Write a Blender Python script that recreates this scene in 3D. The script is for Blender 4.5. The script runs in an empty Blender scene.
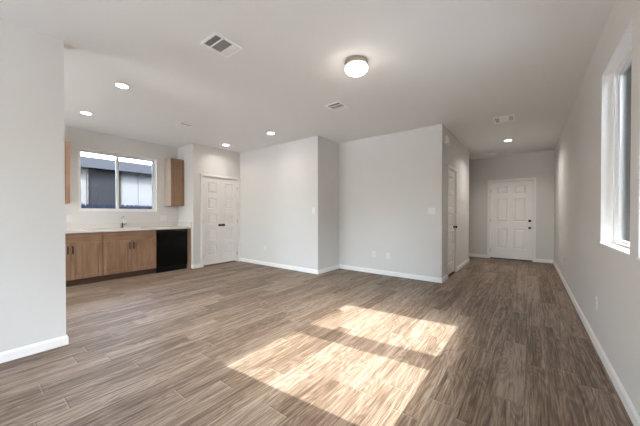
import bpy, bmesh, math, random
from math import pi, sin, cos, radians
from mathutils import Vector, Matrix

random.seed(4)
scene = bpy.context.scene
COL = scene.collection

# ------------------------------------------------------------------ camera
PSI, PITCH, CAM_H, FPX, V0 = 0.6555, -0.0088, 1.1822, 271.41, 216.83
cam_d = bpy.data.cameras.new('camera')
cam = bpy.data.objects.new('camera', cam_d)
COL.objects.link(cam)
cam.location = (0, 0, CAM_H)
cam.rotation_euler = (pi / 2 + PITCH, 0, PSI)
cam_d.sensor_width = 36
cam_d.lens = FPX / 640 * 36
cam_d.shift_y = (V0 - 213) / 640
cam_d.clip_start = 0.02
scene.camera = cam

# ------------------------------------------------------------------ light
SUN_DIR = Vector((-1.0, -0.092, -0.88)).normalized()      # the way the sunlight travels
SKY_STRENGTH = 0.68
SUN_STRENGTH = 2.25
CAN_POWER = 1.35
DOME_POWER = 0.8
EXPOSURE = 2.62

world = bpy.data.worlds.new('sky')
scene.world = world
world.use_nodes = True
nt = world.node_tree
nt.nodes.clear()
sky = nt.nodes.new('ShaderNodeTexSky')
sky.sky_type = 'NISHITA'
sky.sun_disc = False
sky.sun_elevation = math.asin(-SUN_DIR.z)
sky.sun_rotation = math.atan2(-SUN_DIR.x, -SUN_DIR.y)
sky.air_density = 1.0
sky.dust_density = 2.5
sky.ozone_density = 1.0
soft = nt.nodes.new('ShaderNodeHueSaturation')
soft.inputs['Saturation'].default_value = 0.6
bg = nt.nodes.new('ShaderNodeBackground')
bg.inputs['Strength'].default_value = SKY_STRENGTH
wo = nt.nodes.new('ShaderNodeOutputWorld')
nt.links.new(sky.outputs[0], soft.inputs['Color'])
nt.links.new(soft.outputs[0], bg.inputs['Color'])
nt.links.new(bg.outputs[0], wo.inputs['Surface'])

sun_d = bpy.data.lights.new('sun', 'SUN')
sun_d.energy = SUN_STRENGTH
sun_d.angle = radians(0.15)
sun_d.color = (1.0, 0.975, 0.945)
sun = bpy.data.objects.new('sun', sun_d)
COL.objects.link(sun)
sun.rotation_euler = SUN_DIR.to_track_quat('-Z', 'Y').to_euler()
sun.location = (8, 1, 8)

scene.view_settings.view_transform = 'Standard'
scene.view_settings.look = 'None'
scene.view_settings.exposure = EXPOSURE
scene.view_settings.gamma = 1.0
scene.view_settings.use_curve_mapping = False
scene.cycles.use_denoising = True
scene.cycles.max_bounces = 16
scene.cycles.diffuse_bounces = 10
scene.cycles.glossy_bounces = 5
scene.cycles.transparent_max_bounces = 12
scene.cycles.caustics_reflective = False
scene.cycles.caustics_refractive = False
scene.cycles.sample_clamp_indirect = 8.0


def portal(loc, rot, sx, sy):
    """the sampling guide of a window opening (gives no light of its own)"""
    d = bpy.data.lights.new('window_portal', 'AREA')
    d.shape = 'RECTANGLE'
    d.size, d.size_y = sx, sy
    d.cycles.is_portal = True
    o = bpy.data.objects.new('window_portal', d)
    o.location, o.rotation_euler = loc, rot
    COL.objects.link(o)


# ------------------------------------------------------------------ helpers
def new_mat(name):
    m = bpy.data.materials.new(name)
    m.use_nodes = True
    m.node_tree.nodes.clear()
    return m, m.node_tree.nodes, m.node_tree.links


def plain(name, col, rough=0.5, metal=0.0, spec=0.5, bump=0.0, bscale=60.0, emit=None, estr=0.0):
    m, N, L = new_mat(name)
    p = N.new('ShaderNodeBsdfPrincipled')
    out = N.new('ShaderNodeOutputMaterial')
    p.inputs['Base Color'].default_value = (*col, 1)
    p.inputs['Roughness'].default_value = rough
    p.inputs['Metallic'].default_value = metal
    p.inputs['Specular IOR Level'].default_value = spec
    if emit:
        p.inputs['Emission Color'].default_value = (*emit, 1)
        p.inputs['Emission Strength'].default_value = estr
    if bump > 0:
        tc = N.new('ShaderNodeTexCoord')
        n = N.new('ShaderNodeTexNoise')
        n.inputs['Scale'].default_value = bscale
        n.inputs['Detail'].default_value = 3
        b = N.new('ShaderNodeBump')
        b.inputs['Strength'].default_value = bump
        b.inputs['Distance'].default_value = 0.002
        L.new(tc.outputs['Object'], n.inputs['Vector'])
        L.new(n.outputs['Fac'], b.inputs['Height'])
        L.new(b.outputs['Normal'], p.inputs['Normal'])
    L.new(p.outputs[0], out.inputs['Surface'])
    return m


def emission(name, col, strength):
    m, N, L = new_mat(name)
    e = N.new('ShaderNodeEmission')
    e.inputs['Color'].default_value = (*col, 1)
    e.inputs['Strength'].default_value = strength
    out = N.new('ShaderNodeOutputMaterial')
    L.new(e.outputs[0], out.inputs['Surface'])
    return m


def thin_glass(name, tint=(0.93, 0.96, 0.97)):
    m, N, L = new_mat(name)
    t = N.new('ShaderNodeBsdfTransparent')
    t.inputs['Color'].default_value = (*tint, 1)
    g = N.new('ShaderNodeBsdfGlossy')
    g.inputs['Roughness'].default_value = 0.0
    f = N.new('ShaderNodeFresnel')
    f.inputs['IOR'].default_value = 1.28
    mx = N.new('ShaderNodeMixShader')
    out = N.new('ShaderNodeOutputMaterial')
    L.new(f.outputs[0], mx.inputs[0])
    L.new(t.outputs[0], mx.inputs[1])
    L.new(g.outputs[0], mx.inputs[2])
    L.new(mx.outputs[0], out.inputs['Surface'])
    return m


class G:
    """small shader-math helper"""
    def __init__(s, N, L):
        s.N, s.L = N, L

    def put(s, node, i, v):
        if isinstance(v, (int, float)):
            node.inputs[i].default_value = v
        else:
            s.L.new(v, node.inputs[i])

    def m(s, op, a, b=0.0, c=0.0):
        n = s.N.new('ShaderNodeMath')
        n.operation = op
        s.put(n, 0, a)
        s.put(n, 1, b)
        s.put(n, 2, c)
        return n.outputs[0]

    def xyz(s, x, y, z):
        n = s.N.new('ShaderNodeCombineXYZ')
        s.put(n, 0, x)
        s.put(n, 1, y)
        s.put(n, 2, z)
        return n.outputs[0]

    def white(s, v):
        n = s.N.new('ShaderNodeTexWhiteNoise')
        n.noise_dimensions = '3D'
        s.L.new(v, n.inputs['Vector'])
        return n.outputs['Value']

    def noise(s, v, scale, detail=3, rough=0.5, dist=0.0):
        n = s.N.new('ShaderNodeTexNoise')
        s.L.new(v, n.inputs['Vector'])
        n.inputs['Scale'].default_value = scale
        n.inputs['Detail'].default_value = detail
        n.inputs['Roughness'].default_value = rough
        n.inputs['Distortion'].default_value = dist
        return n.outputs['Fac']

    def ramp(s, v, stops):
        n = s.N.new('ShaderNodeValToRGB')
        cr = n.color_ramp
        while len(cr.elements) < len(stops):
            cr.elements.new(0.5)
        for e, (p, c) in zip(cr.elements, stops):
            e.position = p
            e.color = (*c, 1)
        s.L.new(v, n.inputs[0])
        return n.outputs[0]

    def mix(s, f, a, b, mode='MIX'):
        n = s.N.new('ShaderNodeMix')
        n.data_type = 'RGBA'
        n.blend_type = mode
        s.put(n, 0, f)
        for i, v in ((6, a), (7, b)):
            if isinstance(v, tuple):
                n.inputs[i].default_value = (*v, 1)
            else:
                s.L.new(v, n.inputs[i])
        return n.outputs[2]


def floor_material():
    m, N, L = new_mat('floor_planks')
    g = G(N, L)
    tc = N.new('ShaderNodeTexCoord')
    sp = N.new('ShaderNodeSeparateXYZ')
    L.new(tc.outputs['Object'], sp.inputs[0])
    W, LEN = 0.157, 0.98
    u = g.m('DIVIDE', g.m('ADD', sp.outputs['X'], 20 * W + 0.013), W)
    i = g.m('FLOOR', u)
    fu = g.m('FRACT', u)
    off = g.m('MULTIPLY', g.white(g.xyz(i, 3.0, 1.0)), 5.0)
    v = g.m('ADD', g.m('DIVIDE', sp.outputs['Y'], LEN), g.m('ADD', off, 10.0))
    j = g.m('FLOOR', v)
    fv = g.m('FRACT', v)
    rnd = g.white(g.xyz(i, j, 7.0))
    rnd2 = g.white(g.xyz(i, j, 19.0))
    # grain coordinates, shifted plank by plank
    gx = g.m('ADD', sp.outputs['X'], g.m('MULTIPLY', rnd, 7.0))
    gy = g.m('ADD', sp.outputs['Y'], g.m('MULTIPLY', rnd2, 13.0))
    fine = g.noise(g.xyz(g.m('MULTIPLY', gx, 120.0), g.m('MULTIPLY', gy, 3.2), rnd), 1.0, 5, 0.65)
    broad = g.noise(g.xyz(g.m('MULTIPLY', gx, 24.0), g.m('MULTIPLY', gy, 1.1), rnd2), 1.0, 3, 0.55, 0.5)
    # cathedral figure: bands through a stretched noise field
    field = g.noise(g.xyz(g.m('MULTIPLY', gx, 9.0), g.m('MULTIPLY', gy, 1.3), rnd2), 1.0, 1.5, 0.45, 0.3)
    bands = g.m('ABSOLUTE', g.m('SUBTRACT', g.m('FRACT', g.m('MULTIPLY', field, 13.0)), 0.5))
    bands = g.m('MULTIPLY', bands, 2.0)
    rag = g.noise(g.xyz(g.m('MULTIPLY', gx, 160.0), g.m('MULTIPLY', gy, 45.0), rnd), 1.0, 2, 0.6)
    bands = g.m('MULTIPLY', bands, g.m('MULTIPLY', rag, 1.9))
    t = g.m('ADD', g.m('MULTIPLY', fine, 1.55), g.m('MULTIPLY', broad, 0.85))
    t = g.m('ADD', t, g.m('MULTIPLY', bands, 0.22))
    t = g.m('ADD', t, g.m('MULTIPLY', g.m('SUBTRACT', rnd, 0.5), 0.30))
    t = g.m('SUBTRACT', t, 0.745)
    col = g.ramp(t, [(0.12, (0.060, 0.035, 0.021)), (0.40, (0.150, 0.099, 0.065)),
                     (0.60, (0.236, 0.170, 0.121)), (0.90, (0.380, 0.304, 0.235))])
    # a few planks lean greyer, a few warmer
    col = g.mix(g.m('MULTIPLY', rnd2, 0.12), col, (0.195, 0.158, 0.130))
    # seams: dark along the long edges, pale hairline at the ends
    ed = g.m('MINIMUM', fu, g.m('SUBTRACT', 1.0, fu))
    seam = g.m('SUBTRACT', 1.0, g.m('MINIMUM', 1.0, g.m('DIVIDE', ed, 0.016)))
    col = g.mix(g.m('MULTIPLY', seam, 0.55), col, (0.07, 0.048, 0.034))
    e2 = g.m('MINIMUM', fv, g.m('SUBTRACT', 1.0, fv))
    butt = g.m('SUBTRACT', 1.0, g.m('MINIMUM', 1.0, g.m('DIVIDE', e2, 0.009)))
    lo = g.m('LESS_THAN', fv, 0.5)
    col = g.mix(g.m('MULTIPLY', g.m('MULTIPLY', butt, lo), 0.75), col, (0.08, 0.055, 0.04))
    col = g.mix(g.m('MULTIPLY', g.m('MULTIPLY', butt, g.m('SUBTRACT', 1.0, lo)), 0.6), col, (0.42, 0.34, 0.27))
    p = N.new('ShaderNodeBsdfPrincipled')
    out = N.new('ShaderNodeOutputMaterial')
    L.new(col, p.inputs['Base Color'])
    rr = g.m('ADD', 0.44, g.m('MULTIPLY', fine, 0.16))
    L.new(rr, p.inputs['Roughness'])
    p.inputs['Specular IOR Level'].default_value = 0.32
    b = N.new('ShaderNodeBump')
    b.inputs['Strength'].default_value = 0.35
    b.inputs['Distance'].default_value = 0.0012
    hh = g.m('SUBTRACT', t, g.m('MULTIPLY', g.m('MAXIMUM', seam, butt), 0.8))
    L.new(hh, b.inputs['Height'])
    L.new(b.outputs['Normal'], p.inputs['Normal'])
    L.new(p.outputs[0], out.inputs['Surface'])
    return m


def wood_material(name, dark, mid, light, axis='Z'):
    m, N, L = new_mat(name)
    g = G(N, L)
    tc = N.new('ShaderNodeTexCoord')
    sp = N.new('ShaderNodeSeparateXYZ')
    L.new(tc.outputs['Object'], sp.inputs[0])
    oi = N.new('ShaderNodeObjectInfo')
    r = g.m('MULTIPLY', oi.outputs['Random'], 9.0)
    k = {'X': 1.0, 'Y': 1.0, 'Z': 1.0}
    s = {a: (2.2 if a == axis else 42.0) for a in 'XYZ'}
    vec = g.xyz(g.m('ADD', g.m('MULTIPLY', sp.outputs['X'], s['X']), r),
                g.m('ADD', g.m('MULTIPLY', sp.outputs['Y'], s['Y']), r),
                g.m('MULTIPLY', sp.outputs['Z'], s['Z']))
    n1 = g.noise(vec, 1.0, 5, 0.6, 0.4)
    n2 = g.noise(g.xyz(g.m('MULTIPLY', sp.outputs['X'], 5.0), g.m('ADD', g.m('MULTIPLY', sp.outputs['Y'], 5.0), r),
                       g.m('MULTIPLY', sp.outputs['Z'], 2.0)), 1.0, 2, 0.5, 0.5)
    t = g.m('ADD', g.m('MULTIPLY', n1, 0.6), g.m('MULTIPLY', n2, 0.45))
    col = g.ramp(t, [(0.3, dark), (0.52, mid), (0.75, light)])
    p = N.new('ShaderNodeBsdfPrincipled')
    out = N.new('ShaderNodeOutputMaterial')
    L.new(col, p.inputs['Base Color'])
    p.inputs['Roughness'].default_value = 0.42
    L.new(p.outputs[0], out.inputs['Surface'])
    return m


WALL = plain('wall_paint', (0.695, 0.682, 0.662), 0.75, spec=0.25, bump=0.25, bscale=140)
CEIL = plain('ceiling_paint', (0.825, 0.825, 0.82), 0.85, spec=0.2, bump=0.35, bscale=110)
TRIM = plain('white_trim', (0.88, 0.87, 0.855), 0.38, spec=0.4)
DOORW = plain('door_white', (0.87, 0.85, 0.835), 0.40, spec=0.4)
VINYL = plain('white_vinyl', (0.82, 0.825, 0.82), 0.35)
PLATE = plain('plate_white', (0.80, 0.79, 0.77), 0.35)
SLOT = plain('slot_dark', (0.03, 0.03, 0.03), 0.6)
BRONZE = plain('dark_bronze', (0.045, 0.036, 0.030), 0.35, metal=0.8)
NICKEL = plain('brushed_nickel', (0.56, 0.50, 0.43), 0.30, metal=1.0)
CHROME = plain('faucet_steel', (0.55, 0.54, 0.52), 0.16, metal=1.0)
BLACKM = plain('matte_black_pull', (0.02, 0.018, 0.017), 0.4, metal=0.4)
APPL = plain('gloss_black_appliance', (0.002, 0.002, 0.0025), 0.16, spec=0.25)
APPLM = plain('satin_black_appliance', (0.004, 0.004, 0.0045), 0.35, spec=0.3)
COUNTER = plain('counter_quartz', (0.70, 0.67, 0.635), 0.22, spec=0.5)
STEEL = plain('sink_steel', (0.45, 0.45, 0.45), 0.3, metal=1.0)
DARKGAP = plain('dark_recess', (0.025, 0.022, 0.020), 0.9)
GRILLE = plain('vent_white', (0.94, 0.935, 0.92), 0.45)
DUCT = plain('duct_grey', (0.20, 0.20, 0.20), 0.8)
CAB = wood_material('cabinet_wood', (0.185, 0.100, 0.054), (0.300, 0.178, 0.105), (0.400, 0.256, 0.165), 'Z')
CABH = wood_material('cabinet_wood_cross', (0.185, 0.100, 0.054), (0.300, 0.178, 0.105), (0.400, 0.256, 0.165), 'Y')
CABSIDE = plain('cabinet_side_window_lit', (0.56, 0.46, 0.37), 0.4)  # window light on the cabinet side, put into a paler colour
TOE = plain('toe_kick_wood', (0.10, 0.062, 0.042), 0.6)
GLASS = thin_glass('window_glass')
GLASS_DARK = plain('neighbour_glass', (0.004, 0.0045, 0.006), 0.15, spec=0.08)
CAN_EMIT = emission('can_lens', (1.0, 0.93, 0.84), 4.0)
DOME_EMIT = emission('dome_glass', (1.0, 0.90, 0.78), 0.9)
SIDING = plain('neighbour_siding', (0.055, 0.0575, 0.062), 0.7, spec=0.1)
EAVE_SHADE = plain('neighbour_eave_shade', (0.011, 0.0125, 0.017), 0.7, spec=0.1)  # shade under the neighbour's eave, put into a dark blue colour
OWNSOFFIT = plain('white_soffit', (0.75, 0.75, 0.74), 0.7)
ROOF = plain('roof_shingle', (0.16, 0.15, 0.15), 0.9, bump=0.8, bscale=20)
FENCE = plain('fence_grey', (0.018, 0.024, 0.040), 0.8, spec=0.1)
BLIND = plain('neighbour_blind', (0.012, 0.0125, 0.015), 0.6, spec=0.05)
GROUND = plain('ground_gravel', (0.62, 0.59, 0.55), 0.95, bump=0.8, bscale=12)
FLOOR = floor_material()


def bx(bm, x0, x1, y0, y1, z0, z1, bev=0.0):
    """a box between two corners"""
    vs = [bm.verts.new((x, y, z)) for z in (z0, z1) for y in (y0, y1) for x in (x0, x1)]
    fs = [bm.faces.new([vs[i] for i in f]) for f in
          ((0, 2, 3, 1), (4, 5, 7, 6), (0, 1, 5, 4), (2, 6, 7, 3), (0, 4, 6, 2), (1, 3, 7, 5))]
    if bev > 0:
        es = list({e for f in fs for e in f.edges})
        bmesh.ops.bevel(bm, geom=es, offset=bev, segments=2, affect='EDGES', profile=0.6)


def cyl(bm, c, r0, r1, h, axis='Z', seg=28):
    """a cylinder or cone frustum from c along axis"""
    mt = {'Z': Matrix(), 'X': Matrix.Rotation(pi / 2, 4, 'Y'), 'Y': Matrix.Rotation(-pi / 2, 4, 'X')}[axis]
    bmesh.ops.create_cone(bm, cap_ends=True, segments=seg, radius1=r0, radius2=r1, depth=h,
                          matrix=Matrix.Translation(c) @ mt @ Matrix.Translation((0, 0, h / 2)))


def lathe(bm, c, prof, seg=40, axis='Z'):
    """revolve (r, h) pairs around an axis through c"""
    rings = []
    for r, h in prof:
        ring = []
        for k in range(seg):
            a = 2 * pi * k / seg
            p = (r * cos(a), r * sin(a), h)
            if axis == 'X':
                p = (p[2], p[0], p[1])
            elif axis == 'Y':
                p = (p[1], p[2], p[0])
            ring.append(bm.verts.new((c[0] + p[0], c[1] + p[1], c[2] + p[2])))
        rings.append(ring)
    for a, b in zip(rings, rings[1:]):
        for k in range(seg):
            bm.faces.new((a[k], a[(k + 1) % seg], b[(k + 1) % seg], b[k]))
    bm.faces.new(rings[0][::-1])
    bm.faces.new(rings[-1])


def tube(bm, pts, rads, seg=14):
    """a round tube through points"""
    pts = [Vector(p) for p in pts]
    rings = []
    up = Vector((0, 1, 0))
    for i, p in enumerate(pts):
        d = (pts[min(i + 1, len(pts) - 1)] - pts[max(i - 1, 0)]).normalized()
        a = d.cross(up)
        if a.length < 1e-4:
            a = d.cross(Vector((1, 0, 0)))
        a.normalize()
        b = d.cross(a).normalized()
        r = rads[i] if isinstance(rads, (list, tuple)) else rads
        rings.append([bm.verts.new(p + r * (cos(2 * pi * k / seg) * a + sin(2 * pi * k / seg) * b)) for k in range(seg)])
    for a, b in zip(rings, rings[1:]):
        for k in range(seg):
            bm.faces.new((a[k], a[(k + 1) % seg], b[(k + 1) % seg], b[k]))
    bm.faces.new(rings[0])
    bm.faces.new(rings[-1][::-1])


def obj(name, bm, mat, parent=None, smooth=False, origin=None):
    """link a bmesh as ONE object; geometry is given in the parent's frame"""
    bmesh.ops.recalc_face_normals(bm, faces=bm.faces)
    if origin:
        bmesh.ops.translate(bm, verts=bm.verts, vec=-Vector(origin))
    me = bpy.data.meshes.new(name)
    bm.to_mesh(me)
    bm.free()
    me.materials.append(mat)
    if smooth:
        for p in me.polygons:
            p.use_smooth = True
        me.set_sharp_from_angle(angle=radians(35))
    o = bpy.data.objects.new(name, me)
    COL.objects.link(o)
    if origin:
        o.location = origin
    if parent:
        o.parent = parent
    return o


def boxes(name, mat, lst, parent=None, bev=0.0, **k):
    bm = bmesh.new()
    for b in lst:
        bx(bm, *b, bev=bev)
    return obj(name, bm, mat, parent, **k)


def tag(o, label, cat, group=None, kind=None):
    o['label'] = label
    o['category'] = cat
    if group:
        o['group'] = group
    if kind:
        o['kind'] = kind
    return o


def thing(name, label, cat, loc=(0, 0, 0), rotz=0.0, group=None, kind=None):
    o = bpy.data.objects.new(name, None)
    o.empty_display_size = 0.05
    COL.objects.link(o)
    o.location = loc
    o.rotation_euler = (0, 0, rotz)
    return tag(o, label, cat, group, kind)


def struct(name, mat, lst, label, cat, bev=0.0):
    return tag(boxes(name, mat, lst, bev=bev), label, cat, kind='structure')


def copy_tree(o, parent=None):
    c = o.copy()
    COL.objects.link(c)
    c.parent = parent
    for ch in list(o.children):
        copy_tree(ch, c)
    return c


# ------------------------------------------------------------------ room plan (metres)
H = 2.74
XR, XH, XF = 0.486, -1.185, -3.33          # right wall, hall wall, near left wall
YE, YB, YJ = 8.625, 4.982, 7.646           # end wall, back wall, end of the hall wall
YC, XB = 4.223, -3.298                     # wall beside the pantry, its return
XP, YK, XK = -5.811, 3.012, -6.51          # pantry front, kitchen side wall, kitchen window wall
YR, YKR = -2.4, -2.4                       # rear walls behind the camera
YF = 0.542                                 # free end of the near left wall
T = 0.12
XO = XR + 0.126                            # outer face of the right wall


def wall_x(face, out, y0, y1, holes=()):
    """boxes of a wall standing at X = face, its body towards out"""
    xa, xb = sorted((face, out))
    r, y = [], y0
    for (a, b, za, zb) in sorted(holes):
        r.append((xa, xb, y, a, 0, H))
        if za > 0:
            r.append((xa, xb, a, b, 0, za))
        if zb < H:
            r.append((xa, xb, a, b, zb, H))
        y = b
    r.append((xa, xb, y, y1, 0, H))
    return r


def wall_y(face, out, x0, x1, holes=()):
    ya, yb = sorted((face, out))
    r, x = [], x0
    for (a, b, za, zb) in sorted(holes):
        r.append((x, a, ya, yb, 0, H))
        if za > 0:
            r.append((a, b, ya, yb, 0, za))
        if zb < H:
            r.append((a, b, ya, yb, zb, H))
        x = b
    r.append((x, x1, ya, yb, 0, H))
    return r


struct('floor', FLOOR, [(XK - 0.14, XO, YR - T, YE + T, -0.1, 0)],
       'wood-look plank floor in mixed brown and grey tones', 'floor')
struct('ceiling', CEIL, [(XK - 0.14, XO, YR - T, YE + T, H, H + 0.12)],
       'flat light greige ceiling with recessed lights and vents', 'ceiling')

KW = (1.24, 2.56, 1.245, 2.40)             # kitchen window opening (y0, y1, z0, z1)
WB = (2.442, 3.292, 0.932, 2.357)          # right window seen in the photo
WA = (1.410, 2.282, 0.932, 2.357)          # its neighbour that throws the nearer patch of sun
PD = (3.240, 4.160, 0, 2.045)              # pantry doorway
HD = (5.420, 6.100, 0, 2.045)              # hall closet doorway
FD = (-0.830, 0.085, 0, 2.045)             # front doorway (x0, x1)
SD = (-2.75, -0.75, 0.0, 2.15)  # added patio door behind the camera, lets in more daylight
KD = (-6.05, -3.95, 0.0, 2.15)              # patio door added for kitchen daylight, hidden by the near left wall             

struct('wall_left', WALL, [(XF - T, XF, YR, YF, 0, H)], 'plain light grey wall that ends near the left edge of the view', 'wall')
struct('wall_kitchen', WALL, wall_x(XK, XK - 0.14, YKR, YC + T, [KW]), 'light grey kitchen wall around the sink window', 'wall')
struct('wall_kitchen_side', WALL, [(XK, XP - T, YK, YK + T, 0, H)], 'narrow wall at the end of the kitchen counter', 'wall')
struct('wall_pantry', WALL, wall_x(XP, XP - T, YK, YC + T, [PD]), 'light greige wall around the double closet doors', 'wall')
struct('wall_middle', WALL, [(XP, XB, YC, YC + T, 0, H)], 'wide greige wall right of the double doors', 'wall')
struct('wall_return', WALL, [(XB - T, XB, YC + T, YB + T, 0, H)], 'narrow side wall of the corner in the middle of the room', 'wall')
struct('wall_back', WALL, [(XB, XH, YB, YB + T, 0, H)], 'light grey back wall left of the hallway', 'wall')
struct('wall_hall', WALL, wall_x(XH, XH - T, YB + T, YJ, [HD]), 'left wall of the hallway with the closet door', 'wall')
struct('wall_passage', WALL, [(XB, XH - T, YJ - T, YJ, 0, H), (XB - T, XB, YB + T, YE, 0, H)],
       'walls of the side passage that opens at the end of the hallway', 'wall')
struct('wall_end', WALL, wall_y(YE, YE + T, XB - T, XR, [FD]), 'shaded greige end wall around the front door', 'wall')
struct('wall_right', WALL, wall_x(XR, XO, YR, YE + T, [WA, WB]), 'long light grey right wall with the tall windows', 'wall')
struct('wall_rear', WALL, wall_y(YR, YR - T, XF - T, XO, [SD]), 'wall behind the viewpoint around the added patio door', 'wall')
struct('wall_kitchen_rear', WALL, wall_y(YKR, YKR - T, XK, XF - T, [KD]), 'kitchen wall hidden behind the near left wall', 'wall')

# ------------------------------------------------------------------ baseboards
BH, BT = 0.083, 0.014


def base_bm(path):
    """extrude a baseboard profile along a floor path; the room lies to the right of the path"""
    bm = bmesh.new()
    prof = [(0, 0), (BT, 0), (BT, BH - 0.016), (BT * 0.45, BH - 0.003), (BT * 0.2, BH), (0, BH)]
    pts = [Vector((p[0], p[1])) for p in path]
    rings = []
    for i, p in enumerate(pts):
        ns = []
        if i > 0:
            d = (pts[i] - pts[i - 1]).normalized()
            ns.append(Vector((d.y, -d.x)))
        if i < len(pts) - 1:
            d = (pts[i + 1] - pts[i]).normalized()
            ns.append(Vector((d.y, -d.x)))
        n = ns[0] if len(ns) == 1 else (ns[0] + ns[1]) / (1 + ns[0].dot(ns[1]))
        rings.append([bm.verts.new((p.x + n.x * a, p.y + n.y * a, z)) for a, z in prof])
    for a, b in zip(rings, rings[1:]):
        for k in range(len(prof)):
            bm.faces.new((a[k], a[(k + 1) % len(prof)], b[(k + 1) % len(prof)], b[k]))
    bm.faces.new(rings[0])
    bm.faces.new(rings[-1][::-1])
    return bm


def baseboard(side, path, label):
    tag(obj('baseboard_' + side, base_bm(path), TRIM), label, 'baseboard', kind='structure')


CW = 0.058                                  # casing width
baseboard('left', [(XF, YR), (XF, YF), (XF - T, YF), (XF - T, YKR)], 'white baseboard along the near left wall')
baseboard('kitchen', [(-5.885, YK - 0.0), (XP, YK), (XP, PD[0] - CW)], 'short white baseboard between dishwasher and double doors')
baseboard('middle', [(XP, YC), (XB, YC), (XB, YB), (XH, YB), (XH, HD[0] - CW)],
          'white baseboard running round the middle corner and the back wall')
baseboard('hall', [(XH, HD[1] + CW), (XH, YJ), (XB, YJ)], 'short white baseboard between closet door and hallway corner')
baseboard('end', [(XB, YE), (FD[0] - CW, YE)], 'white baseboard left of the front door')
baseboard('end_right', [(FD[1] + CW, YE), (XR, YE), (XR, YR)], 'white baseboard from the front door along the right wall')


# ------------------------------------------------------------------ doors
def panel_leaf(w, h, th, cols, rows, axis='Y'):
    """a moulded panel door leaf in local x (0..w), y (0..-th is the body, front at y=0 facing -y), z"""
    bm = bmesh.new()
    xs = [0.0]
    for a, b in cols:
        xs += [a, b]
    xs.append(w)
    zs = [0.0]
    for a, b in rows:
        zs += [a, b]
    zs.append(h)
    # solid body behind the mouldings
    bx(bm, 0, w, 0.018, th, 0, h)
    # stiles and rails
    for k in range(0, len(xs) - 1, 2):
        bx(bm, xs[k], xs[k + 1], 0, 0.0185, 0, h)
    for ca, cb in cols:
        for k in range(0, len(zs) - 1, 2):
            bx(bm, ca, cb, 0, 0.0185, zs[k], zs[k + 1])
        for ra, rb in rows:
            # sloping sticking around the recess, then a raised field
            s = 0.014
            o = [(ca, ra), (cb, ra), (cb, rb), (ca, rb)]
            i_ = [(ca + s, ra + s), (cb - s, ra + s), (cb - s, rb - s), (ca + s, rb - s)]
            vo = [bm.verts.new((x, 0.0, z)) for x, z in o]
            vi = [bm.verts.new((x, 0.0175, z)) for x, z in i_]
            for k in range(4):
                bm.faces.new((vo[k], vo[(k + 1) % 4], vi[(k + 1) % 4], vi[k]))
            f0, f1 = 0.026, 0.044
            va = [bm.verts.new((x, 0.0175, z)) for x, z in
                  ((ca + f0, ra + f0), (cb - f0, ra + f0), (cb - f0, rb - f0), (ca + f0, rb - f0))]
            vb = [bm.verts.new((x, 0.005, z)) for x, z in
                  ((ca + f1, ra + f1), (cb - f1, ra + f1), (cb - f1, rb - f1), (ca + f1, rb - f1))]
            for k in range(4):
                bm.faces.new((va[k], va[(k + 1) % 4], vb[(k + 1) % 4], vb[k]))
            bm.faces.new(vb)
    return bm


def casing_boxes(w, h, t=0.016, depth=0.10):
    """door casing and jamb in the same local frame (wall face at y=0, room at -y)"""
    r = 0.006
    return [(-CW, -r, -t, 0.0, 0, h + CW), (w + r, w + CW, -t, 0.0, 0, h + CW), (-r, w + r, -t, 0.0, h + r, h + CW)]


def jamb_boxes(w, h, depth):
    j = 0.008
    return [(-0.004, j, 0.0, depth, 0, h), (w - j, w + 0.004, 0.0, depth, 0, h), (j, w - j, 0.0, depth, h - j, h + 0.004)]


def hinge_bm(x, z):
    bm = bmesh.new()
    cyl(bm, (x, -0.004, z - 0.045), 0.0055, 0.0055, 0.09, 'Z', 10)
    bx(bm, x - 0.012, x + 0.012, -0.002, 0.001, z - 0.044, z + 0.044)
    return bm


def knob_bm(x, y, z, r=0.027):
    bm = bmesh.new()
    lathe(bm, (x, y, z), [(0.031, 0.0), (0.031, -0.006), (0.013, -0.010), (0.011, -0.028), (r * 0.8, -0.036),
                          (r, -0.048), (r * 0.92, -0.060), (r * 0.5, -0.066)], 24, 'Y')
    return bm


def five_rows(h):
    top, bot, mid = 0.125, 0.20, 0.105
    ph = (h - top - bot - 4 * mid) / 5
    return [(bot + k * (ph + mid), bot + k * (ph + mid) + ph) for k in range(5)]


def make_door(name, label, w, loc, rotz, leaves, recess, knob_side, cols, rows, gap=0.018):
    t = thing(name, label, 'door', loc, rotz, kind='structure')
    h = 2.045
    boxes('casing', TRIM, casing_boxes(w, h), t, bev=0.003)
    boxes('jamb', TRIM, jamb_boxes(w, h, 0.118), t)
    sy = recess + 0.0375
    boxes('door_stop', TRIM, [(0.008, 0.024, sy, sy + 0.030, 0, h - 0.008), (w - 0.024, w - 0.008, sy, sy + 0.030, 0, h - 0.008),
                              (0.024, w - 0.024, sy, sy + 0.030, h - 0.024, h - 0.008)], t)
    lw = (w - 0.022) / leaves
    for k in range(leaves):
        bm = panel_leaf(lw - 0.003, h - 0.012 - gap, 0.036, cols(lw), rows)
        bmesh.ops.translate(bm, verts=bm.verts, vec=(0.011 + k * lw + 0.0015, recess, gap))
        leaf = obj('door_leaf', bm, DOORW, t)
        if leaves == 2:
            kx = 0.011 + (lw - 0.045 if k == 0 else lw + 0.045)
            hx = 0.009 if k == 0 else w - 0.009
        else:
            kx = w - 0.075 if knob_side > 0 else 0.075
            hx = 0.009 if knob_side > 0 else w - 0.009
        obj('door_knob', knob_bm(kx, recess, 0.93), BRONZE, leaf, smooth=True)
        for z in (0.22, 1.02, 1.83):
            bm = hinge_bm(hx, z)
            bmesh.ops.translate(bm, verts=bm.verts, vec=(0, recess, 0))
            obj('hinge', bm, NICKEL, leaf)
    return t


# pantry: local x runs along world -Y..., the front faces +X
def col1(lw):
    return [(0.108, lw - 0.108)]


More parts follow.
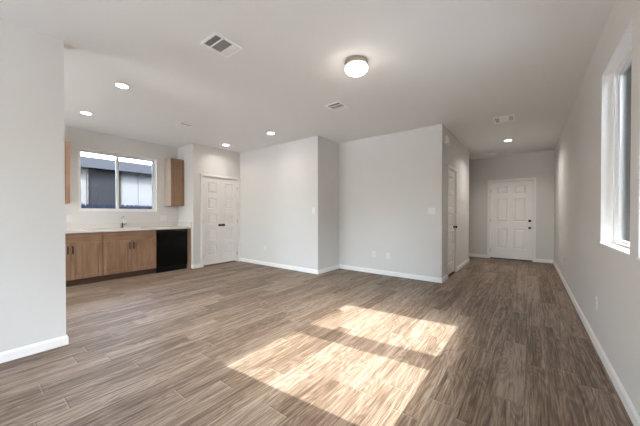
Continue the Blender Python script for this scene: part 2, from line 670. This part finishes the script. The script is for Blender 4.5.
door1 = make_door('door_1', 'white five-panel double closet doors with two dark knobs', PD[1] - PD[0],
                  (XP, PD[0], 0), pi / 2, 2, 0.012, 1, col1, five_rows(2.015), gap=0.035)
door2 = make_door('door_2', 'narrow white five-panel closet door on the left hallway wall', HD[1] - HD[0],
                  (XH, HD[0], 0), pi / 2, 1, 0.022, 1, col1, five_rows(2.015), gap=0.030)


def cols2(lw):
    return [(0.135, 0.390), (0.505, 0.760)]


door3 = make_door('door_3', 'white six-panel front door with dark deadbolt at the end of the hall', FD[1] - FD[0],
                  (FD[0], YE, 0), 0, 1, 0.030, 1, cols2,
                  [(0.26, 0.775), (0.965, 1.575), (1.695, 1.895)], gap=0.025)
leaf3 = [c for c in door3.children if c.name.startswith('door_leaf')][0]
for c in list(leaf3.children):
    if c.name.startswith('door_knob'):
        c.location = (0.012, 0, -0.09)
bm = bmesh.new()
lathe(bm, (FD[1] - FD[0] - 0.063, 0.030, 1.02), [(0.032, 0), (0.032, -0.01), (0.026, -0.018), (0.010, -0.020)], 24, 'Y')
bx(bm, FD[1] - FD[0] - 0.067, FD[1] - FD[0] - 0.059, 0.030 - 0.036, 0.030 - 0.016, 1.003, 1.037)
obj('deadbolt', bm, BRONZE, leaf3, smooth=True)
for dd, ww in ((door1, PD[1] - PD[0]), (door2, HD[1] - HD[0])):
    boxes('threshold_or_gap_shade', DARKGAP, [(0.009, ww - 0.009, 0.004, 0.118, 0.0, 0.006)], dd)  # near-black strips paint the shade in the gap under the closet doors
bm = bmesh.new()
bx(bm, 0.009, FD[1] - FD[0] - 0.009, 0.0, 0.118, 0.0, 0.024)
obj('threshold_or_gap_shade', bm, BRONZE, door3)


# ------------------------------------------------------------------ windows
def picture_window(name, label, hole, x_in, x_out):
    """tall fixed vinyl window in the right wall"""
    y0, y1, z0, z1 = hole
    t = thing(name, label, 'window', (x_in, (y0 + y1) / 2, z0), kind='structure')
    oy, oz = -(y0 + y1) / 2, -z0
    a, b, c, d = y0 + oy, y1 + oy, 0.0, z1 - z0
    e = 0.003
    # white returns and the sill that lines the bottom
    boxes('return_lining', TRIM, [(0.0, 0.072, a, a + e, c, d), (0.0, 0.072, b - e, b, c, d), (0.0, 0.072, a + e, b - e, d - e, d)], t)
    boxes('sill', TRIM, [(-0.004, 0.072, a + 0.0005, b - 0.0005, c, c + 0.012)], t, bev=0.002)
    # outer vinyl frame, then a stepped inner sash
    f0, s0 = 0.030, 0.024
    boxes('frame', VINYL, [(0.072, 0.125, a, a + f0, c, d), (0.072, 0.125, b - f0, b, c, d),
                           (0.072, 0.125, a + f0, b - f0, c, c + f0), (0.072, 0.125, a + f0, b - f0, d - f0, d)], t, bev=0.002)
    a2, b2, c2, d2 = a + f0, b - f0, c + f0, d - f0
    sash = boxes('sash', VINYL, [(0.098, 0.120, a2, a2 + s0 * .5, c2, d2), (0.098, 0.120, b2 - s0 * .5, b2, c2, d2),
                                 (0.098, 0.120, a2 + s0 * .5, b2 - s0 * .5, c2, c2 + s0 * .5),
                                 (0.098, 0.120, a2 + s0 * .5, b2 - s0 * .5, d2 - s0 * .5, d2)], t, bev=0.002)
    boxes('pane', GLASS, [(0.111, 0.115, a2 + s0 * .5, b2 - s0 * .5, c2 + s0 * .5, d2 - s0 * .5)], sash)
    portal((XO + 0.02, (y0 + y1) / 2, (z0 + z1) / 2), (0, pi / 2, 0), z1 - z0, y1 - y0)
    return t


picture_window('window_1', 'tall white-framed window in the right wall', WB, XR, XO)
picture_window('window_2', 'second tall window of the right wall, just outside the view', WA, XR, XO)


# kitchen slider: frame set back in the wall
t = thing('window_3', 'white sliding window above the kitchen counter', 'window', (XK, 0, 0), kind='structure')
y0, y1, z0, z1 = KW
boxes('return_lining', TRIM, [(-0.07, 0, y0, y0 + .003, z0, z1), (-0.07, 0, y1 - .003, y1, z0, z1), (-0.07, 0, y0, y1, z1 - .003, z1)], t)
boxes('sill', TRIM, [(-0.07, 0.006, y0, y1, z0, z0 + 0.014)], t, bev=0.002)
ym = 1.858
f0 = 0.032
boxes('frame', VINYL, [(-0.135, -0.07, y0, y0 + f0, z0, z1), (-0.135, -0.07, y1 - f0, y1, z0, z1),
                       (-0.135, -0.07, y0 + f0, y1 - f0, z0, z0 + f0), (-0.135, -0.07, y0 + f0, y1 - f0, z1 - f0, z1),
                       (-0.125, -0.075, ym - 0.022, ym + 0.022, z0 + f0, z1 - f0)], t, bev=0.002)
for ya, yb, xo in ((y0 + f0, ym + 0.01, -0.10), (ym - 0.01, y1 - f0, -0.12)):
    s = 0.022
    xa, xb = xo - 0.009, xo + 0.009
    sash = boxes('sash', VINYL, [(xa, xb, ya, ya + s, z0 + f0, z1 - f0), (xa, xb, yb - s, yb, z0 + f0, z1 - f0),
                                 (xa, xb, ya + s, yb - s, z0 + f0, z0 + f0 + s), (xa, xb, ya + s, yb - s, z1 - f0 - s, z1 - f0)], t)
    boxes('pane', GLASS, [(xo - .002, xo + .002, ya + s, yb - s, z0 + f0 + s, z1 - f0 - s)], sash)
portal((XK - 0.16, (y0 + y1) / 2, (z0 + z1) / 2), (0, -pi / 2, 0), z1 - z0, y1 - y0)

# patio doors added behind the camera and in the kitchen to let in daylight
for name, label, (x0, x1, z0, z1) in (('added_door_4', 'white-framed sliding patio door added behind the viewpoint for daylight', SD),
                                      ('added_door_5', 'white-framed sliding patio door added for kitchen daylight, hidden by the near left wall', KD)):
    t = thing(name, label, 'door', (0, YR, 0), kind='structure')
    xm = (x0 + x1) / 2
    boxes('frame', VINYL, [(x0, x0 + .05, -.11, -.01, 0, z1), (x1 - .05, x1, -.11, -.01, 0, z1), (x0 + .05, x1 - .05, -.11, -.01, 0, .04),
                           (x0 + .05, x1 - .05, -.11, -.01, z1 - .05, z1), (xm - .04, xm + .04, -.10, -.02, .04, z1 - .05)], t)
    boxes('pane', GLASS, [(x0 + .05, xm - .04, -.062, -.058, .04, z1 - .05)], t)
    boxes('pane', GLASS, [(xm + .04, x1 - .05, -.062, -.058, .04, z1 - .05)], t)
    portal((xm, YR - 0.15, z1 / 2), (-pi / 2, 0, 0), x1 - x0, z1)

# ------------------------------------------------------------------ outside
struct('ground', GROUND, [(-30, 30, -25, 35, -0.35, -0.15)], 'pale gravel ground outside the house', 'ground')
tag(boxes('roof_overhang', OWNSOFFIT, [(XO, 1.10, YR - 0.5, YE + 0.5, 2.622, 2.74)]), 'overhanging roof edge above the right windows', 'roof', kind='structure')
tag(boxes('roof_overhang', OWNSOFFIT, [(XK - 0.55, XK - 0.14, YKR - 0.5, YE + 0.5, 2.76, 2.86)]), 'overhanging roof edge above the kitchen window', 'roof', kind='structure')

# neighbour seen through the kitchen window
NX = -9.9
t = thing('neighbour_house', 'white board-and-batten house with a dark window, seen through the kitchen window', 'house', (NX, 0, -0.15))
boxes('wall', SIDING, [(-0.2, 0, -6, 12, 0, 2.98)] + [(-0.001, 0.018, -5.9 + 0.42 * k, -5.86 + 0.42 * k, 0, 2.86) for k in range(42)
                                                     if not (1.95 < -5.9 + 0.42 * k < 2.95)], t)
boxes('soffit', EAVE_SHADE, [(-0.2, 0.32, -6.3, 12.3, 2.86, 2.89)], t)
boxes('fascia_eave_shade', EAVE_SHADE, [(0.32, 0.36, -6.3, 12.3, 2.62, 2.90)], t)  # made tall and dark to stand for the eave's shade on the wall
bm = bmesh.new()
vs = [bm.verts.new(p) for p in ((0.38, -6.4, 2.89), (0.38, 12.4, 2.89), (-4.5, 12.4, 3.0), (-4.5, -6.4, 3.0),
                                (0.38, -6.4, 2.93), (0.38, 12.4, 2.93), (-4.5, 12.4, 3.10), (-4.5, -6.4, 3.10))]
for f in ((0, 1, 2, 3), (7, 6, 5, 4), (0, 4, 5, 1), (1, 5, 6, 2), (2, 6, 7, 3), (3, 7, 4, 0)):
    bm.faces.new([vs[i] for i in f])
obj('roof', bm, ROOF, t)
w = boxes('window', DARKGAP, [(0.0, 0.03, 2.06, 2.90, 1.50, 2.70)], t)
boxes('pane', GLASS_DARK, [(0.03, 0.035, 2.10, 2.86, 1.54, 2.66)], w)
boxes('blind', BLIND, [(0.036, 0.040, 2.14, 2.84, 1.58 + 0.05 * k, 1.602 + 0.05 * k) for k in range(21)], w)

# fence between the houses: pickets with rounded tops
t = thing('picket_fence', 'blue-grey picket fence with rounded tops below the kitchen window view', 'fence', (-8.2, 0, -0.15))
bm = bmesh.new()
for k in range(70):
    yc = -1.4 + 0.098 * k
    ztop = 1.535
    n = 8
    fr = [(yc - 0.045, 0.0), (yc + 0.045, 0.0)] + [(yc + 0.045 * cos(pi * i / n), ztop - 0.03 + 0.075 * sin(pi * i / n)) for i in range(n + 1)]
    va = [bm.verts.new((0, y, z)) for y, z in fr]
    vb = [bm.verts.new((0.018, y, z)) for y, z in fr]
    bm.faces.new(va)
    bm.faces.new(vb[::-1])
    for i in range(len(fr)):
        bm.faces.new((va[i], va[(i + 1) % len(fr)], vb[(i + 1) % len(fr)], vb[i]))
obj('picket_panel', bm, FENCE, t)
boxes('rail', FENCE, [(-0.04, 0.0, -1.5, 5.5, 0.35, 0.44), (-0.04, 0.0, -1.5, 5.5, 1.47, 1.53)], t)

# unseen building set close beyond the right windows to cut their daylight
t = thing('light_block_building', 'unseen building beyond the right window, placed to cut daylight', 'house', (4.3, 8.0, -0.15))
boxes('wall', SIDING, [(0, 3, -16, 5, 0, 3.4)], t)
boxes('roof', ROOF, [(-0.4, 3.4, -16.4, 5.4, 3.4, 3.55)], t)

# ------------------------------------------------------------------ kitchen base cabinets
FX = -5.900                                 # cabinet door plane
CT0, CT1 = 0.876, 0.914


def shaker(bm, x, y0, y1, z0, z1, fr=0.058):
    """shaker front facing +X with its face at x"""
    bx(bm, x - 0.018, x - 0.0090, y0 + fr + .004, y1 - fr - .004, z0 + fr + .004, z1 - fr - .004)
    bx(bm, x - 0.019, x, y0, y0 + fr, z0, z1, bev=0.0012)
    bx(bm, x - 0.019, x, y1 - fr, y1, z0, z1, bev=0.0012)
    bx(bm, x - 0.019, x - .0003, y0 + fr, y1 - fr, z0, z0 + fr, bev=0.0012)
    bx(bm, x - 0.019, x - .0003, y0 + fr, y1 - fr, z1 - fr, z1, bev=0.0012)


def pull_bm(x, y, z0, z1):
    bm = bmesh.new()
    bx(bm, x + 0.020, x + 0.030, y - 0.008, y + 0.008, z0, z1, bev=0.002)
    bx(bm, x, x + 0.022, y - 0.004, y + 0.004, z0 + 0.012, z0 + 0.022)
    bx(bm, x, x + 0.022, y - 0.004, y + 0.004, z1 - 0.022, z1 - 0.012)
    return bm


def base_cabinet(label, y0, y1):
    w = y1 - y0
    t = thing('base_cabinet', label, 'cabinet', (FX, y0, 0), group='kitchen base cabinets')
    g = 0.003
    back = XK - FX + 0.003
    boxes('body', CAB, [(back, -0.035, g / 2, g / 2 + .018, 0.105, CT0 - 0.001), (back, -0.035, w - g / 2 - .018, w - g / 2, 0.105, CT0 - 0.001),
                        (back, -0.035, g / 2 + .018, w - g / 2 - .018, 0.105, 0.123), (back, back + .01, g / 2 + .018, w - g / 2 - .018, 0.123, CT0 - 0.001),
                        (-0.065, -0.050, g / 2 + .018, w - g / 2 - .018, 0.123, CT0 - 0.001)], t)
    boxes('toe_kick', TOE, [(back, -0.075, 0.0, w, 0, 0.105)], t)
    m = w / 2
    boxes('drawer_front', CABH, [(-0.019, 0, 0.005, w - 0.005, 0.712, 0.866)], t, bev=0.002)
    for (a, b, hy) in ((0.005, m - 0.0025, m - 0.030), (m + 0.0025, w - 0.005, m + 0.030)):
        bm = bmesh.new()
        shaker(bm, 0, a, b, 0.112, 0.704)
        d = obj('door', bm, CAB, t)
        obj('pull', pull_bm(0, hy, 0.540, 0.668), BLACKM, d)
    return t


base_cabinet('brown base cabinet at the left end, nearest the white wall edge', 0.590, 1.443)
base_cabinet('brown sink base cabinet between the left cabinet and the dishwasher', 1.443, 2.306)
base_cabinet('brown base cabinet hidden behind the near wall', -0.270, 0.590)
# wooden end panel right of the dishwasher
tag(boxes('end_panel', CAB, [(XK + .003, FX, 2.935, 3.005, 0.0, CT0 - 0.001)], bev=0.001),
    'narrow brown wood end panel right of the dishwasher', 'panel')

# dishwasher
t = thing('dishwasher', 'gloss black dishwasher under the counter', 'dishwasher', (FX, 2.312, 0))
boxes('body', APPLM, [(-0.57, -0.03, 0.004, 0.612, 0.09, 0.868)], t)
d = boxes('door', APPL, [(-0.03, 0.006, 0.004, 0.612, 0.105, 0.800)], t, bev=0.003)
c = boxes('control_panel', APPLM, [(-0.03, 0.010, 0.004, 0.612, 0.803, 0.868)], t, bev=0.003)
boxes('handle', APPL, [(0.008, 0.020, 0.14, 0.478, 0.808, 0.822)], c, bev=0.002)
bm = bmesh.new()
for k in range(6):
    bx(bm, 0.010, 0.0112, 0.36 + 0.034 * k, 0.378 + 0.034 * k, 0.842, 0.848)
obj('button', bm, plain('button_grey', (0.35, 0.35, 0.35), 0.5), c)
boxes('toe_panel', APPLM, [(-0.06, -0.035, 0.004, 0.612, 0.0, 0.10)], t)

# countertop with backsplash (sink cut-out)
SY0, SY1, SX0, SX1 = 1.56, 2.20, -6.38, -5.98
t = thing('countertop', 'long pale quartz countertop with low backsplash below the window', 'countertop', (0, 0, 0))
CX = -5.868
boxes('slab', COUNTER, [(XK + .001, CX, -0.27, SY0, CT0, CT1), (XK + .001, CX, SY1, YK - .001, CT0, CT1),
                        (XK + .001, SX0, SY0, SY1, CT0, CT1), (SX1, CX, SY0, SY1, CT0, CT1)], t)
boxes('backsplash', COUNTER, [(XK + .001, XK + .019, -0.27, YK - .001, CT1 + .0005, 1.014)], t, bev=0.001)
boxes('side_splash', COUNTER, [(XK + .020, CX - 0.01, YK - .019, YK - .001, CT1 + .0005, 1.014)], t, bev=0.001)
sk = thing('kitchen_sink', 'steel undermount sink set into the pale countertop', 'sink', (0, 0, 0))
boxes('basin', STEEL, [(SX0 - .01, SX1 + .01, SY0 - .01, SY1 + .01, 0.70, 0.71), (SX0 - .012, SX0, SY0 - .01, SY1 + .01, 0.71, CT0 - .001),
                       (SX1, SX1 + .012, SY0 - .01, SY1 + .01, 0.71, CT0 - .001), (SX0, SX1, SY0 - .012, SY0, 0.71, CT0 - .001),
                       (SX0, SX1, SY1, SY1 + .012, 0.71, CT0 - .001)], sk)
bm = bmesh.new()
cyl(bm, ((SX0 + SX1) / 2, (SY0 + SY1) / 2, 0.7101), 0.04, 0.036, 0.004)
obj('drain', bm, CHROME, sk, smooth=True)

# faucet
FY = 1.885
t = thing('faucet', 'small gooseneck kitchen faucet below the window', 'faucet', (-6.435, FY, CT1 + .0005))
bm = bmesh.new()
lathe(bm, (0, 0, 0), [(0.027, 0), (0.027, 0.006), (0.020, 0.012), (0.019, 0.085), (0.014, 0.095)], 24)
obj('base', bm, plain('faucet_body', (0.16, 0.14, 0.13), 0.22, metal=1.0), t, smooth=True)
bm = bmesh.new()
pts = [(0, 0, 0.09), (0, 0, 0.17)]
for k in range(1, 13):
    a = pi * k / 12
    pts.append((0.062 * (1 - cos(a)), 0, 0.17 + 0.062 * sin(a)))
pts.append((0.124, 0, 0.135))
tube(bm, pts, 0.0105)
obj('spout', bm, CHROME, t, smooth=True)
bm = bmesh.new()
tube(bm, [(0, 0.015, 0.062), (0.004, 0.040, 0.070), (0.012, 0.085, 0.092)], [0.008, 0.007, 0.005])
obj('lever', bm, CHROME, t, smooth=True)


# upper cabinets
def upper_cabinet(label, y0, y1, ndoors):
    X = -6.200
    w = y1 - y0
    t = thing('wall_cabinet', label, 'cabinet', (X, y0, 1.372), group='kitchen wall cabinets')
    h = 1.05
    boxes('body', CAB, [(XK - X + .001, -0.021, 0.003, w, 0, h)], t)
    boxes('side_panel', CABSIDE, [(XK - X + .001, -0.021, 0, 0.003, 0, h)], t)
    dw = w / ndoors
    for k in range(ndoors):
        bm = bmesh.new()
        shaker(bm, 0, k * dw + 0.004, (k + 1) * dw - 0.004, 0.004, h - 0.004, fr=0.055)
        d = obj('door', bm, CAB, t)
    return t


upper_cabinet('narrow brown wall cabinet in the corner right of the kitchen window', 2.722, 3.009, 1)
upper_cabinet('brown wall cabinet left of the kitchen window, cut off by the near wall', 0.20, 1.078, 2)


# ------------------------------------------------------------------ outlets, switches
def plate(kind, label, loc, face, gangs=1):
    """wall plate; local frame: wall at y=0, room at -y"""
    rz = {'-Y': 0.0, '+X': pi / 2, '-X': -pi / 2}[face]
    w = 0.070 + 0.046 * (gangs - 1)
    t = thing('power_outlet' if kind == 'outlet' else 'light_switch', label, 'outlet' if kind == 'outlet' else 'light switch', loc, rz,
              group='wall outlets' if kind == 'outlet' else 'light switches')
    boxes('cover_plate', PLATE, [(-w / 2, w / 2, -0.006, 0, -0.057, 0.057)], t, bev=0.002)
    for g_ in range(gangs):
        cx = (g_ - (gangs - 1) / 2) * 0.046
        if kind == 'outlet':
            for dz in (-0.020, 0.020):
                s = boxes('socket', PLATE, [(cx - 0.017, cx + 0.017, -0.008, -0.0058, dz - 0.014, dz + 0.014)], t, bev=0.0008)
                boxes('slot', SLOT, [(cx - 0.008, cx - 0.006, -0.0085, -0.0079, dz - 0.002, dz + 0.008),
                                     (cx + 0.005, cx + 0.007, -0.0085, -0.0079, dz - 0.002, dz + 0.007),
                                     (cx - 0.002, cx + 0.002, -0.0085, -0.0079, dz - 0.010, dz - 0.006)], s)
        else:
            bm = bmesh.new()
            bx(bm, cx - 0.017, cx + 0.017, -0.0075, -0.0058, -0.033, 0.033)
            bx(bm, cx - 0.014, cx + 0.014, -0.0115, -0.0074, 0.0, 0.029, bev=0.001)
            bx(bm, cx - 0.014, cx + 0.014, -0.0095, -0.0074, -0.029, -0.001, bev=0.001)
            obj('rocker', bm, PLATE, t)
    return t


plate('switch', 'white light switch plate left of the sink window above the counter', (XK, 1.108, 1.108), '+X', 1)
plate('outlet', 'wide white outlet plate above the counter below the corner wall cabinet', (XK, 2.684, 1.102), '+X', 2)
plate('outlet', 'white outlet low on the wall just right of the double closet doors', (-4.863, YC, 0.400), '-Y')
plate('switch', 'small white light switch beside the middle wall corner', (-3.411, YC, 1.262), '-Y')
plate('outlet', 'left of the two white outlets low on the back wall', (-2.461, YB, 0.387), '-Y')
plate('outlet', 'right of the two white outlets low on the back wall', (-2.164, YB, 0.380), '-Y')
plate('switch', 'white light switch on the back wall beside the hallway corner', (-1.356, YB, 1.243), '-Y', 2)
plate('switch', 'white light switch at the far end of the left hallway wall', (XH, 7.545, 1.243), '+X')
plate('switch', 'white light switch on the right wall next to the front door', (XR, 8.215, 1.240), '-X')
plate('outlet', 'farther white outlet low on the right wall, toward the front door', (XR, 6.259, 0.383), '-X')
plate('outlet', 'nearer white outlet low on the right wall, beneath the window', (XR, 3.412, 0.392), '-X')

# door chime box high on the hallway corner
t = thing('door_chime', 'white door chime box high on the wall at the hallway corner', 'door chime', (XH, 5.225, 2.430))
boxes('housing', PLATE, [(0, 0.050, -0.085, 0.085, 0, 0.135)], t, bev=0.006)
boxes('grille', GRILLE, [(0.050, 0.052, -0.06, 0.06, 0.02 + 0.016 * k, 0.028 + 0.016 * k) for k in range(6)], t)


# ------------------------------------------------------------------ ceiling registers
def register(label, cx, cy, sx, sy, along='Y', fr=0.022, parts=(0.27, 0.46, 0.27), tilts=(1, 0, -1)):
    """three-way ceiling register hanging under the ceiling; sections follow each other along an axis"""
    t = thing('ceiling_vent', label, 'vent', (cx, cy, H), pi / 2 if along == 'X' else 0.0, group='ceiling vents')
    if along == 'X':
        sx, sy = sy, sx
    a, b = sx / 2, sy / 2
    z0, z1 = -0.010, -0.0005
    boxes('frame', GRILLE, [(-a, a, -b, -b + fr, z0, z1), (-a, a, b - fr, b, z0, z1),
                            (-a, -a + fr, -b + fr, b - fr, z0, z1), (a - fr, a, -b + fr, b - fr, z0, z1)], t, bev=0.002)
    boxes('backing', DUCT, [(-a + fr, a - fr, -b + fr, b - fr, -0.002, -0.0005)], t)
    y = -b + fr
    L_ = 2 * (b - fr)
    div = []
    solid = []
    for p_, tl in zip(parts, tilts):
        ya, yb = y, y + p_ * L_
        bm = bmesh.new()
        if ya > -b + fr + 0.001:
            div.append((-a + fr, a - fr, ya - 0.005, ya + 0.005, z0, -0.002))
        if tl is None:
            solid.append((-a + fr, a - fr, ya, yb, z0 + 0.002, -0.002))
        elif tl in (0, 2):   # blades across the middle, lying along X
            n = max(3, int((yb - ya) / 0.0125))
            for k in range(n):
                yc = ya + 0.006 + (yb - ya - 0.012) * (k + 0.5) / n
                mt = Matrix.Translation((0, yc, -0.0055)) @ Matrix.Rotation(radians(35 if tl == 0 else -40), 4, 'X')
                vs = bmesh.ops.create_cube(bm, size=1.0, matrix=mt @ Matrix.Diagonal((2 * (a - fr), 0.0085, 0.0008, 1)))
        else:                # blades lying along Y
            n = max(4, int(2 * (a - fr) / 0.0125))
            for k in range(n):
                xc = -a + fr + 2 * (a - fr) * (k + 0.5) / n
                mt = Matrix.Translation((xc, (ya + yb) / 2, -0.0055)) @ Matrix.Rotation(radians(35 * tl), 4, 'Y')
                bmesh.ops.create_cube(bm, size=1.0, matrix=mt @ Matrix.Diagonal((0.0085, yb - ya - 0.010, 0.0008, 1)))
        if tl is None:
            bm.free()
        else:
            obj('louvre', bm, GRILLE, t)
        y = yb
    for dv in div:
        boxes('divider', GRILLE, [dv], t)
    for dv in solid:
        boxes('centre_plate', GRILLE, [dv], t)
    return t


register('largest white ceiling vent, near the top of the view', -2.250, 1.442, 0.245, 0.285)
register('small white ceiling vent behind the dome light', -2.195, 3.258, 0.250, 0.262)
register('white ceiling vent over the hallway mouth', -0.327, 5.345, 0.275, 0.315, along='X', parts=(0.24, 0.52, 0.24), tilts=(0, None, 0))
register('white ceiling vent over the kitchen among the recessed lights', -4.765, 2.325, 0.22, 0.235, along='X', parts=(0.30, 0.70), tilts=(-1, 2))

# return air grille near the front door
t = thing('return_air_grille', 'wide pale return air grille on the ceiling before the end wall', 'vent', (-0.975, 8.365, H))
boxes('frame', GRILLE, [(-.30, .30, -.235, -.205, -.028, -.0005), (-.30, .30, .205, .235, -.028, -.0005),
                        (-.30, -.27, -.205, .205, -.028, -.0005), (.27, .30, -.205, .205, -.028, -.0005)], t, bev=0.002)
bm = bmesh.new()
for k in range(30):
    mt = Matrix.Translation((0, -0.198 + 0.396 * k / 29, -0.018)) @ Matrix.Rotation(radians(-35), 4, 'X')
    bmesh.ops.create_cube(bm, size=1.0, matrix=mt @ Matrix.Diagonal((0.54, 0.013, 0.0008, 1)))
obj('louvre', bm, GRILLE, t)
boxes('backing', DUCT, [(-.27, .27, -.205, .205, -.002, -.0005)], t)


# ------------------------------------------------------------------ ceiling lights
def recessed(label, x, y, power, first=None, group='recessed ceiling lights'):
    t = thing('recessed_light', label, 'ceiling light', (x, y, H), group=group)
    bm = bmesh.new()
    seg = 40
    prof = [(0.088, -0.0005), (0.088, -0.003), (0.080, -0.006), (0.066, -0.0075), (0.062, -0.006), (0.062, -0.0005)]
    rings = [[bm.verts.new((r * cos(2 * pi * k / seg), r * sin(2 * pi * k / seg), z)) for k in range(seg)] for r, z in prof]
    for a, b in zip(rings, rings[1:] + rings[:1]):
        for k in range(seg):
            bm.faces.new((a[k], a[(k + 1) % seg], b[(k + 1) % seg], b[k]))
    obj('trim_ring', bm, PLATE, t, smooth=True)
    bm = bmesh.new()
    lathe(bm, (0, 0, 0), [(0.0615, -0.001), (0.0615, -0.005), (0.05, -0.006)], 40)
    obj('lens', bm, CAN_EMIT, t, smooth=True)
    d = bpy.data.lights.new('recessed_lamp', 'AREA')
    d.shape = 'DISK'
    d.size = 0.11
    d.spread = radians(145)
    d.energy = power
    d.color = (1.0, 0.94, 0.87)
    l = bpy.data.objects.new('recessed_lamp', d)
    COL.objects.link(l)
    l.parent = t
    l.location = (0, 0, -0.012)
    return t


recessed('recessed light nearest the near left wall, the larger of the two on the left', -3.905, 1.155, CAN_POWER * 1.3)
recessed('recessed light low on the left, in front of the kitchen window', -5.395, 1.125, CAN_POWER * 1.3)
recessed('recessed light over the middle wall, right of the double doors', -3.925, 3.560, CAN_POWER * 0.6)
recessed('recessed light above the double closet doors', -5.390, 3.552, CAN_POWER * 0.45)
recessed('recessed light added unseen behind the near wall for kitchen fill, right one', -3.905, -1.25, CAN_POWER)  # this pair is added out of view to brighten the kitchen
recessed('recessed light added unseen behind the near wall for kitchen fill, left one', -5.395, -1.25, CAN_POWER)
recessed('recessed light in the hallway ceiling before the front door', -0.353, 6.940, CAN_POWER * 1.9)

def dome(label, x, y, power):
    t = thing('dome_light', label, 'ceiling light', (x, y, H), group='dome ceiling lights')
    bm = bmesh.new()
    lathe(bm, (0, 0, 0), [(0.102, -0.0005), (0.108, -0.004), (0.113, -0.012), (0.115, -0.044), (0.111, -0.050), (0.060, -0.048)], 48)
    obj('rim', bm, NICKEL, t, smooth=True)
    bm = bmesh.new()
    lathe(bm, (0, 0, 0), [(0.104, -0.0485), (0.113, -0.056), (0.118, -0.070), (0.113, -0.088), (0.097, -0.106), (0.073, -0.120),
                          (0.045, -0.130), (0.022, -0.134), (0.004, -0.1345)], 48)
    obj('glass_shade', bm, DOME_EMIT, t, smooth=True)
    d = bpy.data.lights.new('dome_lamp', 'POINT')
    d.energy = power
    d.shadow_soft_size = 0.10
    d.color = (1.0, 0.93, 0.85)
    l = bpy.data.objects.new('dome_lamp', d)
    COL.objects.link(l)
    l.parent = t
    l.location = (0, 0, -0.24)


dome('round flush-mount ceiling light with nickel rim and frosted glass', -1.402, 2.432, DOME_POWER * 0.3)
dome('second round flush-mount ceiling light, added unseen behind the viewpoint for fill', -0.75, -0.75, DOME_POWER * 4)  # unseen lamp added to brighten the foreground floor and ceiling
